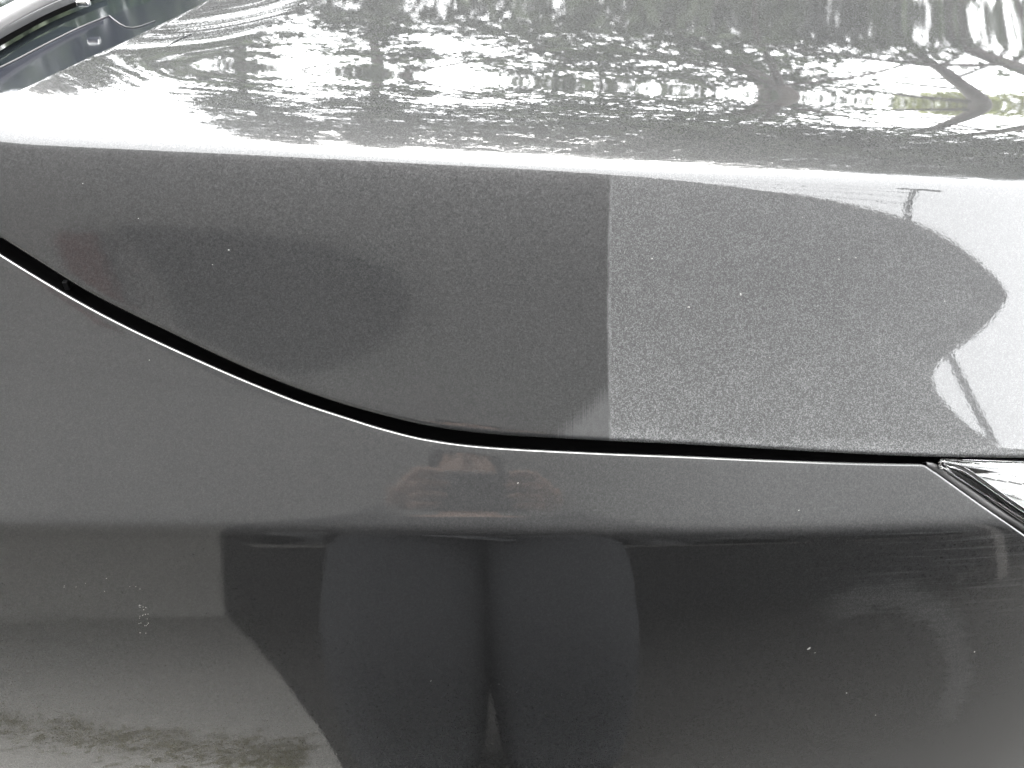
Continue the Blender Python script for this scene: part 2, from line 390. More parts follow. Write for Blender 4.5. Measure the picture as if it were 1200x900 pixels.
# denser sampling where the wing's edge is curved
_wx = np.linspace(WQ[0, 0], WQ[-1, 0], 1600)
_ws = _pchip(WQ[:, 0], WQ[:, 1], _wx)
def wing_s(x): return np.interp(x, _wx, _ws)

def density(s):            # row density along s: fine at the shoulder and the swage line
    d = 1 + 9*np.exp(-((s)/0.022)**2) + 8*np.exp(-((s-0.287)/0.02)**2) + 1.6*np.exp(-((s+0.1)/0.12)**2) - 0.55/(1+np.exp((s+0.5)/0.05))
    return d
_sw = np.linspace(-1.6, 0.9, 6001); _W = np.concatenate([[0], np.cumsum((density(_sw)[1:]+density(_sw)[:-1])/2*np.diff(_sw))])
def rows_between(s0, s1, n):
    w0, w1 = np.interp(s0, _sw, _W), np.interp(s1, _sw, _W)
    return np.interp(w0 + (w1-w0)*np.linspace(0, 1, n), _W, _sw)

def build_hood():
    r = 0.0030; nc, nb, na = 320, 100, 130
    c = np.linspace(0, 1, nc); xf = 0.86
    xs = float(rear_edge(0.0)) + (xf-float(rear_edge(0.0)))*c
    X = np.zeros((nc, nb+na)); S = np.zeros((nc, nb+na))
    X[:, :nb] = xs[:, None]                                              # flank: from the gap up to the shoulder
    for i, x in enumerate(xs): S[i, :nb] = rows_between(float(hood_s(x))-r, 0.0, nb+1)[:nb]
    sa = rows_between(0.0, -1.42, na)                                    # top: from the shoulder across the car
    X[:, nb:] = rear_edge(sa)[None, :] + (xf-rear_edge(sa))[None, :]*c[:, None]; S[:, nb:] = sa[None, :]
    nr = nb+na; P = surf(X, S); N = normal(X, S)
    V = P.reshape(-1, 3); U = np.stack([X, S], -1); faces = grid_faces(nc, nr)
    verts, uvs = [V], [U.reshape(-1, 2)]; off = len(V)
    # lower edge along the gap
    R = np.stack(fillet_rows(P[:, 0], N[:, 0], edge_dirs(P[:, 0], N[:, 0], np.array([0, -1, -0.6])), r, sweep=105, depth=0.022), 1); k = R.shape[1]
    verts.append(R.reshape(-1, 3)); uvs.append(np.repeat(U[:, :1], k, 1).reshape(-1, 2))
    for i in range(nc-1): faces.append((i*nr, off+i*k, off+(i+1)*k, (i+1)*nr))
    faces += grid_faces(nc, k, off, flip=True); off += nc*k
    # rear edge
    R = np.stack(fillet_rows(P[0], N[0], edge_dirs(P[0], N[0], np.array([-1, 0.2, 0])), 0.0022, sweep=95, depth=0.022), 1)
    verts.append(R.reshape(-1, 3)); uvs.append(np.repeat(U[0][:, None], k, 1).reshape(-1, 2))
    for j in range(nr-1): faces.append((j, j+1, off+(j+1)*k, off+j*k))
    faces += grid_faces(nr, k, off, flip=True)
    return mesh_from(np.concatenate(verts), faces, np.concatenate(uvs), 1.0)
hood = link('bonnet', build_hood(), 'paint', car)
tag(hood, 'grey metallic bonnet, glossy left of a straight tape line and dusty right of it')

def build_wing():
    r = 0.0024
    xs = np.unique(np.concatenate([np.linspace(-1.0, -0.51, 30), np.linspace(-0.50, 0.60, 260), np.linspace(0.30, 0.345, 50)]))
    nr = 170
    P = np.zeros((len(xs), nr, 3)); S = np.zeros((len(xs), nr))
    for i, x in enumerate(xs):
        S[i] = rows_between(float(wing_s(x))+r, 0.80, nr); P[i] = surf(np.full(nr, x), S[i])
    X = np.repeat(xs[:, None], nr, 1); N = normal(X, S)
    V = P.reshape(-1, 3); U = np.stack([X, S], -1).reshape(-1, 2); faces = grid_faces(len(xs), nr, flip=True)
    Pe, Ne = P[:, 0], N[:, 0]
    T = edge_dirs(Pe, Ne, np.array([0.25, 1, 0.6]))
    R = fillet_rows(Pe, Ne, T, r, n=8, sweep=100, depth=0.026); nrow = len(R); off = len(V)
    A = np.stack(R, 1)
    for i in range(len(xs)-1):
        a, b = i*nr, (i+1)*nr; c, d = off+i*nrow, off+(i+1)*nrow
        faces.append((a, b, d, c))
    faces += grid_faces(len(xs), nrow, off)
    return mesh_from(np.concatenate([V, A.reshape(-1, 3)]), faces, np.concatenate([U, np.repeat(U.reshape(len(xs), nr, 2)[:, :1], nrow, 1).reshape(-1, 2)]), 0.0)
wing = link('wing', build_wing(), 'paint', car)
tag(wing, 'grey metallic front wing below the bonnet gap')

# rubber channel at the bottom of the gap
def build_channel():
    xs = np.linspace(-0.47, 0.60, 240)
    a, b = hood_s(xs), np.interp(np.minimum(xs, 0.318), _wx, _ws); A = np.zeros((len(xs), 5, 3))
    for j, (f, ex, dz) in enumerate([(0, -0.010, -0.013), (0, 0, -0.0165), (0.5, 0, -0.019), (1, 0, -0.0165), (1, 0.008, -0.013)]):
        s = a + (b-a)*f + ex; A[:, j] = surf(xs, s) + normal(xs, s)*dz
    return mesh_from(A.reshape(-1, 3), grid_faces(len(xs), 5, flip=True))
link('gap_seal', build_channel(), 'black', car)
# a clip standing in the gap
_q = unproject(68, 327, 0.1); _c = surf(*_q) - normal(*_q)*0.013
link('gap_clip', box_mesh(_c[0]-0.002, _c[0]+0.002, _c[1]-0.002, _c[1]+0.002, _c[2]-0.005, _c[2]+0.002, 0.0006), M['darkmetal'], car, smooth=False)
# dark inner body under the panels, so that nothing shines through the gaps
def build_inner():
    xs = np.linspace(-0.50, 0.84, 60); ss = np.concatenate([np.linspace(-1.40, 0.26, 70), np.linspace(0.27, 0.79, 24)])
    X, S = np.meshgrid(xs, ss, indexing='ij')
    X = np.maximum(X, np.where(S < 0.05, rear_edge(S)+0.03, -9))
    A = surf(X, S) - normal(X, S)*0.045
    return mesh_from(A.reshape(-1, 3), grid_faces(len(xs), len(ss), flip=True))
link('inner_structure', build_inner(), 'black', car)

# ---- headlamp
def on_body(px, py, lift):
    px = np.asarray(px, float); sh = px.shape
    q = np.atleast_2d(unproject(px.ravel(), np.asarray(py, float).ravel(), 0.22))
    return (surf(q[:, 0], q[:, 1]) + normal(q[:, 0], q[:, 1])*np.broadcast_to(lift, sh).reshape(-1, 1)).reshape(*sh, 3)
def even(c, n):
    c = np.array(c, float); t = np.linspace(0, 1, n)
    d = np.concatenate([[0], np.cumsum(np.linalg.norm(np.diff(c, axis=0), axis=1))]); d /= d[-1]
    return np.stack([np.interp(t, d, c[:, 0]), np.interp(t, d, c[:, 1])], 1)
def strip_mesh(lo, hi, lift, crown=0.0, n=60, side=0.006):
    """a band on the body surface between two traced lines, crowned and with sides going in"""
    a, b = even(lo, n), even(hi, n)
    f = np.array([0, 0, 1/6, 2/6, 3/6, 4/6, 5/6, 1, 1]); L = lift + crown*4*f*(1-f); L[0] -= side; L[-1] -= side
    Q = a[:, None]*(1-f)[None, :, None] + b[:, None]*f[None, :, None]
    A = on_body(Q[..., 0], Q[..., 1], np.broadcast_to(L, Q.shape[:2]))
    return mesh_from(A.reshape(-1, 3), grid_faces(n, 9, flip=True))
lamp = empty('headlamp'); lamp.parent = car
def lampline(off, x0=1090, x1=1420):     # lines parallel to the wing's edge, off pixels above it
    return [(x, 547.5+(x-1088)*0.7019-off) for x in np.linspace(x0, x1, 24)]
link('bezel', strip_mesh(lampline(2.5, 1089, 1420), [(1089, 541)] + lampline(13.5, 1100, 1420), -0.004, 0.0012), 'seal', lamp)
link('chrome_edge', strip_mesh(lampline(14.0, 1103, 1420), lampline(15.3, 1103, 1420), -0.0025, 0.0006), 'chrome', lamp)
link('gasket', strip_mesh(lampline(15.4, 1104, 1420), [(x, 547.5+(x-1088)*0.7019-16.2-min(9.0, (x-1104)*0.28)) for x in np.linspace(1104, 1420, 40)], -0.0045, 0.001), 'black', lamp)
for k in range(3):
    link('trim_line', strip_mesh([(x, 547.5+(x-1088)*0.7019-17.6-2.6*k-min(9.0, (x-1104)*0.28)) for x in np.linspace(1112+10*k, 1420, 30)],
                                 [(x, 547.5+(x-1088)*0.7019-18.9-2.6*k-min(9.0, (x-1104)*0.28)) for x in np.linspace(1112+10*k, 1420, 30)], -0.004, 0.0008), 'chrome' if k != 1 else 'darkmetal', lamp)
def fan_mesh(top, bot, lift, rows=14, n=50):
    a, b = even(top, n), even(bot, n); f = np.linspace(0, 1, rows); t = np.linspace(0, 1, n)
    Q = a[:, None]*(1-f)[None, :, None] + b[:, None]*f[None, :, None]
    A = on_body(Q[..., 0], Q[..., 1], lift(f[None, :], t[:, None]) + 0*Q[..., 0])
    return mesh_from(A.reshape(-1, 3), grid_faces(n, rows))
lens_top = [(1101, 543.5)] + [(x, 541.0-0.012*(x-1105)) for x in np.linspace(1105, 1440, 30)]
lens_bot = [(1101, 545.5)] + lampline(16.0, 1104, 1440)
me = fan_mesh(lens_top, lens_bot, lambda f, t: -0.0035 + 0.0030*np.minimum(1, 5*np.minimum(f, 1-f)))
me.materials.append(M['lens'])
lens = link('lens', me, None, lamp)
sol = lens.modifiers.new('thickness', 'SOLIDIFY'); sol.thickness = 0.0025; sol.offset = -1
def house(f, t):
    return -0.010 - 0.012*np.minimum(1, 4*np.minimum(f+0.05, 1-f)) + 0.0035*(np.floor((f+0.35*t)*9) % 2)
link('reflector_housing', fan_mesh(lens_top, [(1103, 547)] + lampline(18, 1108, 1440), house, 60, 120), 'chrome', lamp, smooth=False)
def disc_on_body(px, py, rx, ry, lift, n=24):
    th = np.arange(n)*2*math.pi/n
    V = on_body(np.append(px, px+rx*np.cos(th)), np.append(py, py+ry*np.sin(th)+0.15*rx*np.cos(th)), lift)
    return mesh_from(V, [(0, 1+(k+1) % n, 1+k) for k in range(n)])
link('dark_oval', disc_on_body(1132, 549.3, 10.5, 2.8, -0.0062), 'darkmetal', lamp)  # flat dark ovals set behind the lens
link('dark_oval', disc_on_body(1169, 545.6, 5, 1.6, -0.0062), 'darkmetal', lamp)
# front bumper below and ahead of the lamp, only its start is near the frame
def build_bumper():
    xs = np.linspace(0.604, 0.86, 30); ss = np.linspace(0.30, 0.80, 40)
    X, S = np.meshgrid(xs, ss, indexing='ij'); A = surf(X, S)
    return mesh_from(A.reshape(-1, 3), grid_faces(30, 40, flip=True), np.stack([X, S], -1).reshape(-1, 2), 0.0)
link('bumper', build_bumper(), 'paint', car)

# ---- scuttle panel, windscreen and wiper behind the bonnet's rear edge
RS = np.linspace(0.04, -1.0, 240); RE = surf(rear_edge(RS), RS)
RA = np.concatenate([[0], np.cumsum(np.linalg.norm(np.diff(RE, axis=0), axis=1))])      # length along the edge
_ed = RE[75]-RE[8]; c_out = np.array([-_ed[1], _ed[0], 0.0]); c_out /= np.linalg.norm(c_out)
if c_out[0] > 0: c_out = -c_out
def cowl_pt(a, b, h=0.0):
    """a along the bonnet's rear edge, b rearwards from it, h above the scuttle"""
    base = np.array([np.interp(a, RA, RE[:, k]) for k in range(3)])
    P = base + c_out*b
    P[2] = 0.978 - 0.045*(P[1]-0.25) - 0.5*max(0, 0.03-P[1]) + 0.8*max(0, b-0.20)**2 + h
    return P
def cowl_ab(px, py, h=0.0):
    q = np.array([0.2, 0.06])
    for it in range(50):
        f = project(cowl_pt(q[0], q[1], h))-(px, py); J = np.zeros((2, 2)); e = 1e-5
        for k in range(2):
            d = np.zeros(2); d[k] = e
            J[:, k] = (project(cowl_pt(*(q+d), h))-project(cowl_pt(*(q-d), h)))/(2*e)
        q = q - np.clip(np.linalg.solve(J, f), -0.05, 0.05)
    return q
def cowl_grid(a0, a1, b0f, b1f, h0, na=60, nb=24, hump=0.0):
    A = np.zeros((na, nb, 3))
    for i, a in enumerate(np.linspace(a0, a1, na)):
        for j in range(nb):
            f = j/(nb-1); A[i, j] = cowl_pt(a, b0f(a)*(1-f)+b1f(a)*f, h0 + hump*4*f*(1-f))
    return mesh_from(A.reshape(-1, 3), grid_faces(na, nb, flip=True))
q_seam0, q_seam1 = cowl_ab(0, 80), cowl_ab(128, 19)
q_bl0, q_bl1 = cowl_ab(0, 52), cowl_ab(108, 0)
seam = lambda a: q_seam0[1] + (q_seam1[1]-q_seam0[1])*(a-q_seam0[0])/(q_seam1[0]-q_seam0[0])
blk = lambda a: q_bl0[1] + (q_bl1[1]-q_bl0[1])*(a-q_bl0[0])/(q_bl1[0]-q_bl0[0])
print('COWL', q_seam0, q_seam1, q_bl0, q_bl1)
scuttle = link('scuttle_panel', cowl_grid(0.0, 1.2, lambda a: -0.03, seam, 0.0), 'cowl', car)
tag(scuttle, 'glossy black plastic scuttle panel behind the bonnet')
lip = []
pts = [cowl_pt(a, seam(a), 0.0006) for a in np.linspace(0.0, q_seam1[0], 40)]
qc = [cowl_ab(x, y) for x, y in ((128, 19), (134, 24), (141, 29), (148, 32.5), (156, 33.5), (166, 31), (182, 25))]
pts += [cowl_pt(q[0], q[1], 0.0008) for q in qc[1:]]
link('panel_lip', tube_mesh(pts, [0.0007]*40 + [0.0007-0.00008*k for k in range(6)], 8), 'seal', scuttle)
link('windscreen', cowl_grid(0.0, 1.2, lambda a: seam(a)+0.0005, lambda a: 0.50, -0.0015, 60, 40), 'tint', car)
wip = empty('wiper'); wip.parent = car
def wiper_bar(px_pairs, w, h0, h1, name, mat, flat=True):
    (x0, y0), (x1, y1) = px_pairs
    a, b = cowl_ab(x0, y0, h0), cowl_ab(x1, y1, h0)
    d = (b-a); ext = d/np.linalg.norm(d)
    a2, b2 = a-ext*0.12, b+ext*0.02
    nrm = np.array([-ext[1], ext[0]]); n = 40; prof = [(-0.5, 0), (-0.5, 0.75), (-0.38, 0.97), (-0.1, 1.0), (0.25, 0.97), (0.42, 0.8), (0.5, 0.35), (0.5, 0)]
    A = np.zeros((n, len(prof), 3))
    for i, t in enumerate(np.linspace(0, 1, n)):
        for j, (u, v) in enumerate(prof):
            q = a2+(b2-a2)*t + nrm*w*u; A[i, j] = cowl_pt(q[0], q[1], h0+(h1-h0)*v)
    F = grid_faces(n, len(prof)); F += [tuple(range(len(prof)))[::-1], tuple((n-1)*len(prof)+k for k in range(len(prof)))]
    me = mesh_from(A.reshape(-1, 3), F); bm = bmesh.new(); bm.from_mesh(me); bmesh.ops.recalc_face_normals(bm, faces=bm.faces[:]); bm.to_mesh(me); bm.free()
    return link(name, me, mat, wip)
wiper_bar(((0, 27), (62, -4)), 0.030, 0.016, 0.024, 'wiper_arm', 'wiper')
wiper_bar(((0, 44), (96, -2)), 0.005, 0.012, 0.018, 'blade_spine', 'darkmetal')
wiper_bar(((0, 53), (108, 0)), 0.0035, 0.001, 0.006, 'blade_rubber', 'black')
q = cowl_ab(97, 1, 0.02)
link('arm_clip', box_mesh(*(lambda c: (c[0]-0.006, c[0]+0.006, c[1]-0.004, c[1]+0.004, c[2]-0.003, c[2]+0.003))(cowl_pt(q[0], q[1], 0.018)), bevel=0.0015), 'chrome', wip)

# ------------------------------------------------------------------ what the paint mirrors
# ---- flat-roofed building with a deep canopy behind the viewer
M['wall'] = simple('dark_render', (0.10, 0.10, 0.10), 0.85, scale=3)
M['wall_pale'] = simple('pale_render', (0.60, 0.59, 0.56), 0.85, scale=3)
M['soffit'] = simple('grey_soffit', (0.70, 0.70, 0.69), 0.8, scale=5)
M['soffit_light'] = simple('pale_soffit', (0.72, 0.72, 0.71), 0.8, scale=5)
M['red'] = simple('red_brown_paint', (0.30, 0.07, 0.05), 0.6, scale=6)
M['glass_dark'] = simple('dark_window_glass', (0.02, 0.022, 0.025), 0.05)
M['concrete'] = simple('concrete', (0.32, 0.31, 0.30), 0.9, scale=12)
bld = empty('building', (0, -4, 0))
tag(bld, 'dark flat-roofed building with a deep canopy, mirrored in the bonnet flank', 'building')
def bpart(name, me, mat):
    o = link(name, me, mat, bld, smooth=False); o.location = (0, 4, 0); return o
CH = 3.0
def slab(poly, z0, z1):
    n = len(poly); V = [(x, y, z0) for x, y in poly]+[(x, y, z1) for x, y in poly]
    F = [tuple(range(n))[::-1], tuple(range(n, 2*n))]+[(i, (i+1) % n, n+(i+1) % n, n+i) for i in range(n)]
    return mesh_from(V, F)
bpart('canopy', slab(CANOPY, CH, CH+0.05), 'soffit')
bpart('wall', box_mesh(-9, -1.28, -4.6, -4.2, 0, 3.0), 'wall_pale')
bpart('wall', box_mesh(-1.278, 9.0, -4.6, -4.2, 0, 3.0), 'wall')
bpart('soffit_panel', box_mesh(-6, 2.2, -3.9, -1.75, CH-0.03, CH-0.004), 'soffit_light')
bpart('added_dark_plate', slab([(-1.033, -0.931), (-0.732, -0.912), (-0.38, -0.939), (-0.189, -1.031), (-0.111, -1.164), (-0.18, -1.349), (-0.357, -1.522), (-0.589, -1.618), (-0.801, -1.599), (-0.943, -1.484), (-0.931, -1.316), (-0.939, -1.16)][::-1], CH-0.06, CH-0.034), 'wall')  # unseen dark plate, added and shaped for an oval dark reflection
bpart('added_red_block', box_mesh(-1.20, -1.09, -1.42, -0.98, CH-0.12, CH-0.031), 'red')  # red block added to mirror as a red streak in the flank
for x in (-5.6, -2.6, 3.3):
    bpart('post', box_mesh(x-0.07, x+0.07, -3.2, -3.06, 0, CH-0.031, 0.01), 'concrete')
for x in (-7, -4.6, -0.3, 1.6, 3.5, 5.4, 7.3):
    w = bpart('window', box_mesh(x-0.75, x+0.75, -4.21, -4.17, 0.9, 2.3), 'glass_dark')
    fr = link('frame', box_mesh(x-0.82, x+0.82, -4.195, -4.15, 0.82, 0.9), 'concrete', w, smooth=False)
# ---- trees on the far side of the car
def leaf_material(name, a, b):
    k = NT(name); info = k.n('ObjectInfo'); obj = k.n('TexCoord').outputs['Object']
    c = k.mixc(k.noise(obj, 1.7, 3.0), a, b)
    p = k.principled(Base_Color=c, Roughness=0.6, Specular_IOR_Level=0.3)
    return k.surface(p.outputs[0])
M['leaf'] = leaf_material('dark_green_leaves', (0.035, 0.050, 0.025), (0.075, 0.095, 0.045))
M['leaf_far'] = leaf_material('yellow_green_leaves', (0.10, 0.12, 0.03), (0.17, 0.18, 0.05))
M['bark'] = simple('bark', (0.07, 0.06, 0.05), 0.9, scale=9, var=0.4)
def crown_mesh(seed, rx, ry, rz, n_clump, per, leaf, clump):
    rng = np.random.default_rng(seed); V = []; F = []
    for c in range(n_clump):
        d = rng.normal(size=3); d /= np.linalg.norm(d); rr = rng.uniform(0.12, 1.0)**0.5
        cc = d*rr*np.array([rx, ry, rz])*rng.uniform(0.85, 1.08)
        cs = clump*rng.uniform(0.6, 1.4)
        pts = cc + rng.normal(size=(per, 3))*cs*np.array([0.55, 0.55, 0.3])
        for p in pts:
            a = rng.normal(size=3); a /= np.linalg.norm(a); b = np.cross(a, rng.normal(size=3)); b /= np.linalg.norm(b)
            L = leaf*rng.uniform(0.6, 1.3); W = L*0.5; i = len(V)
            V += [p-a*L*0.5, p+b*W*0.5+a*0.05*L, p+a*L*0.5, p-b*W*0.5+a*0.05*L]; F.append((i, i+1, i+2, i+3))
    return mesh_from(V, F)
def limb_mesh(base, lean, h, r0, seed, n=9, spread=1.0):
    rng = np.random.default_rng(seed); V = []; F = []
    def add(pts, rad):
        v, f = tube_data(pts, rad, 8); o = len(V); V.extend(v); F.extend([tuple(o+i for i in q) for q in f])
    trunk = [Vector((lean[0]*t**1.3*h, lean[1]*t*h, t*h)) for t in np.linspace(0, 1, 12)]
    add(trunk, [r0*(1-0.75*t) for t in np.linspace(0, 1, 12)])
    for k in range(n):
        t0 = rng.uniform(0.32, 0.9); p = trunk[int(t0*11)]; a = rng.uniform(0, 2*math.pi); L = h*rng.uniform(0.25, 0.5)*spread
        d = Vector((math.cos(a), math.sin(a), rng.uniform(0.3, 0.9))).normalized()
        pts = [p + d*L*t + Vector((0, 0, 0.25*L*t*t)) for t in np.linspace(0, 1, 6)]
        add(pts, [r0*(1-0.75*t0)*0.62*(1-0.8*t) for t in np.linspace(0, 1, 6)])
    return mesh_from(V, F)
def tree(loc, lean, h, r0, crown_c, crown_r, seed, label, leafmat='leaf', n_clump=520, per=42, leaf=0.17, clump=0.40, group=None):
    t = empty('broadleaf_tree', loc)
    tag(t, label, 'tree', group)
    link('trunk', limb_mesh(loc, lean, h, r0, seed), 'bark', t)
    c = link('crown', crown_mesh(seed+7, *crown_r, n_clump, per, leaf, clump), leafmat, t, smooth=False)
    c.location = crown_c
    return t
G = 'trees mirrored in the bonnet top'
tree((2.9, 6.6, 0), (-0.26, 0.0), 8.0, 0.11, (-1.45, 0.0, 6.5), (2.35, 2.6, 5.2), 3, 'leaning broadleaf tree whose crown ends leftmost in the bonnet reflection', group=G, n_clump=470)
for i, (x, rx) in enumerate(((-1.82, 0.46), (-0.80, 0.52))):
    tree((x, 6.0, 0), (0.0, 0.0), 7.0, 0.06, (0, 0, 6.2), (rx, 1.1, 5.9), 5+i, 'slender columnar tree beside the leaning tree, %s' % ('nearer the windscreen end', 'nearer the leaning tree')[i], group=G, n_clump=330, per=40, leaf=0.12, clump=0.17)
tree((10.9, 6.3, 0), (0.0, 0.0), 7.0, 0.08, (0, 0, 5.6), (1.3, 1.2, 4.4), 8, 'slender columnar tree between the upright tree and the frontmost one', group=G, n_clump=260, per=40, leaf=0.14, clump=0.25)
tree((5.2, 6.4, 0), (-0.22, 0.0), 7.5, 0.13, (-0.5, 0.0, 6.8), (2.6, 2.6, 4.3), 11, 'leaning forked broadleaf tree mirrored beyond the bonnet middle', group=G)
tree((8.7, 6.6, 0), (-0.08, 0.0), 7.5, 0.13, (0, 0, 6.9), (2.8, 2.6, 4.3), 21, 'upright broadleaf tree mirrored towards the bonnet front', group=G)
tree((13.0, 7.0, 0), (0.05, 0.0), 7.5, 0.18, (0, 0, 7.1), (3.0, 2.7, 4.4), 31, 'broadleaf tree furthest towards the front of the car', group=G)
tree((4.0, 11.5, 0), (0.02, 0.0), 8.5, 0.2, (0, 0, 8.6), (3.4, 2.6, 4.6), 41, 'tall tree standing behind the leaning trees, nearest the windscreen', group=G, n_clump=190)
tree((12.3, 12.2, 0), (0.02, 0.0), 8.5, 0.2, (0, 0, 8.4), (3.6, 2.6, 5.2), 45, 'tall tree standing behind the upright tree towards the front', group=G, n_clump=190)
tree((7.2, 11.8, 0), (0.02, 0.0), 8.5, 0.2, (0, 0, 8.8), (3.4, 2.6, 4.6), 43, 'tall tree standing behind the gap of the leaning trees', group=G, n_clump=190)
for i, (x, y, hh) in enumerate(((-5.4, 10.5, 2.45), (-9.2, 10.0, 2.5), (-13.5, 9.5, 2.6), (-18.5, 9.0, 3.4))):
    tree((x, y, 0), (0, 0), hh*1.3, 0.12, (0, 0, hh), (2.1 if i == 0 else 2.6, 1.8, hh*0.92), 71+i, 'low dark round tree beyond the windscreen, %s from the leaning trees' % ('first', 'second', 'third', 'fourth')[i], 'leaf', 330, 40, 0.2, 0.5, 'round trees beyond the windscreen')
for i, (x, y, hh, rx) in enumerate(((1.2, 8.8, 2.4, 1.5), (3.4, 9.0, 2.1, 1.5))):
    tree((x, y, 0), (0.03, 0), hh*1.2, 0.06, (0, 0, hh), (rx, 1.3, hh*0.95), 81+i, 'low bush under the tall trees, %s from the windscreen' % ('first', 'second')[i], 'leaf', 130, 36, 0.14, 0.3, 'bushes under the trees')
for i, (x, y, hh) in enumerate(((15, 27, 3.1), (20, 28, 3.4), (25, 27, 3.2), (31, 28, 3.6))):
    tree((x, y, 0), (0, 0), hh*1.3, 0.15, (0, 0, hh), (2.9, 2.0, hh*0.95), 51+i, 'low yellow-green tree far behind the tall trees, %s from the left' % ('first', 'second', 'third', 'fourth')[i], 'leaf_far', 90, 40, 0.35, 0.7, 'far yellow-green trees')

# ---- a street lamp with a curved arm and overhead wires, to the right behind the viewer
M['pole'] = simple('grey_lamp_post_steel', (0.12, 0.12, 0.12), 0.6, scale=5)
lp = empty('street_lamp', (10.15, -5.9, 0)); tag(lp, 'tall street lamp with a curved arm, mirrored at the front end of the bonnet', 'street lamp')
arm_pts = [(9.95, -5.2, 8.4), (9.88, -4.7, 9.4), (9.80, -4.15, 10.3), (9.5, -3.2, 11.15), (9.2, -2.3, 11.6), (9.2, -0.75, 11.85)]
link('shaft', tube_mesh([(0, 0, 0), (0, 0, 3.5), (0, 0.05, 6.2), (-0.08, 0.3, 7.4), (-0.20, 0.7, 8.4)], [0.15, 0.13, 0.12, 0.115, 0.11], 12), 'pole', lp)
link('arm', tube_mesh([(x-10.15, y+5.9, z) for x, y, z in arm_pts], [0.11, 0.105, 0.10, 0.09, 0.08, 0.08], 10), 'pole', lp)
link('lamp_head', box_mesh(-0.95-0.45, -0.95+0.75, 5.0, 5.25, 11.72, 11.95, 0.06), 'pole', lp)
for i in range(4):
    pts = []
    for t in np.linspace(0, 1, 16): pts.append((9.2-29*t, -0.9-0.42*i, 11.95-0.06*i-0.9*4*t*(1-t)*0.4))
    w = link('overhead_wire', tube_mesh(pts, 0.016, 6), 'black')
    tag(w, 'thin overhead wire running from the street lamp, %s from the car' % ('first', 'second', 'third', 'fourth')[i], 'wire', 'overhead wires')

# ---- the person taking the picture, mirrored in the wing
M['skin'] = simple('skin', (0.40, 0.25, 0.185), 0.5, scale=20, var=0.08)
M['coat'] = simple('dark_jacket_cloth', (0.022, 0.022, 0.024), 0.9, scale=60)
M['jeans'] = simple('grey_blue_denim', (0.105, 0.110, 0.118), 0.9, scale=70)
M['hair'] = simple('dark_hair', (0.012, 0.010, 0.009), 0.6, scale=90)
M['shoe'] = simple('dark_shoe', (0.03, 0.03, 0.03), 0.5)
M['phone'] = simple('dark_phone_case', (0.02, 0.02, 0.022), 0.3)
PX, PY = 0.0, -1.0
def skin(name, nodes, edges, mat, parent, root=0, sub=2):
    me = bpy.data.meshes.new(name); me.from_pydata([n[0] for n in nodes], edges, []); me.update()
    o = bpy.data.objects.new(name, me); COL.objects.link(o); o.parent = parent
    md = o.modifiers.new('skin', 'SKIN'); md.use_smooth_shade = True
    for i, n in enumerate(nodes):
        sv = me.skin_vertices[0].data[i]; r = n[1]; sv.radius = r if isinstance(r, tuple) else (r, r); sv.use_root = (i == root)
    ss = o.modifiers.new('sub', 'SUBSURF'); ss.levels = sub; ss.render_levels = sub
    me.materials.append(M[mat]); return o
per = empty('person', (PX, PY, 0))
tag(per, 'person in dark jacket and denim jeans holding a phone in both hands', 'person')
def arm(s): return [((s*0.20, 0, 1.40), 0.062), ((s*0.30, 0.03, 1.26), 0.052), ((s*0.36, 0.09, 1.12), 0.045), ((s*0.24, 0.22, 1.17), 0.038), ((s*0.125, 0.345, 1.215), 0.028)]
nodes = [((0, 0, 0.95), (0.13, 0.085)), ((0, 0, 1.12), (0.115, 0.08)), ((0, 0, 1.30), (0.14, 0.09)), ((0, 0, 1.41), (0.10, 0.07)), ((0, 0.02, 1.49), 0.055), ((0, 0.045, 1.56), (0.065, 0.075)), ((0, 0.045, 1.65), (0.075, 0.092)), ((0, 0.03, 1.73), (0.055, 0.065))]
edges = [(i, i+1) for i in range(7)]
for s in (-1, 1):
    o = len(nodes); a = arm(s); nodes += a; edges += [(3, o)] + [(o+i, o+i+1) for i in range(4)]
    o = len(nodes); nodes += [((s*0.10, 0, 0.86), 0.085), ((s*0.125, 0.02, 0.50), 0.058), ((s*0.15, -0.02, 0.10), 0.035), ((s*0.16, 0.10, 0.045), 0.020)]
    edges += [(0, o), (o, o+1), (o+1, o+2), (o+2, o+3)]
skin('body', nodes, edges, 'skin', per)
jn = [((0, 0, 1.02), (0.185, 0.14))]; je = []
for s in (-1, 1):
    o = len(jn); jn += [((s*0.11, 0, 0.84), 0.150), ((s*0.13, 0.03, 0.50), 0.150), ((s*0.128, 0.0, 0.16), 0.126), ((s*0.13, 0.0, 0.02), 0.118)]; je += [(0, o), (o, o+1), (o+1, o+2), (o+2, o+3)]
skin('jeans', jn, je, 'jeans', per)
cn = [((0, -0.10, 0.62), (0.36, 0.10)), ((0, 0.0, 0.96), (0.25, 0.20)), ((0, 0, 1.30), (0.21, 0.145)), ((0, 0.01, 1.50), (0.10, 0.09))]; ce = [(0, 1), (1, 2), (2, 3)]
for s in (-1, 1):
    o = len(cn); cn += [(p, r+0.018) for p, r in arm(s)[:4]] + [((s*0.122, 0.352, 1.218), 0.040)]; ce += [(2, o)] + [(o+i, o+i+1) for i in range(4)]
skin('jacket', cn, ce, 'coat', per)
for s in (-1, 1):
    skin('shoe', [((s*0.15, -0.02, 0.13), (0.06, 0.06)), ((s*0.15, -0.02, 0.06), (0.065, 0.06)), ((s*0.155, 0.08, 0.055), (0.06, 0.055)), ((s*0.165, 0.21, 0.042), (0.05, 0.04))], [(0, 1), (1, 2), (2, 3)], 'shoe', per)
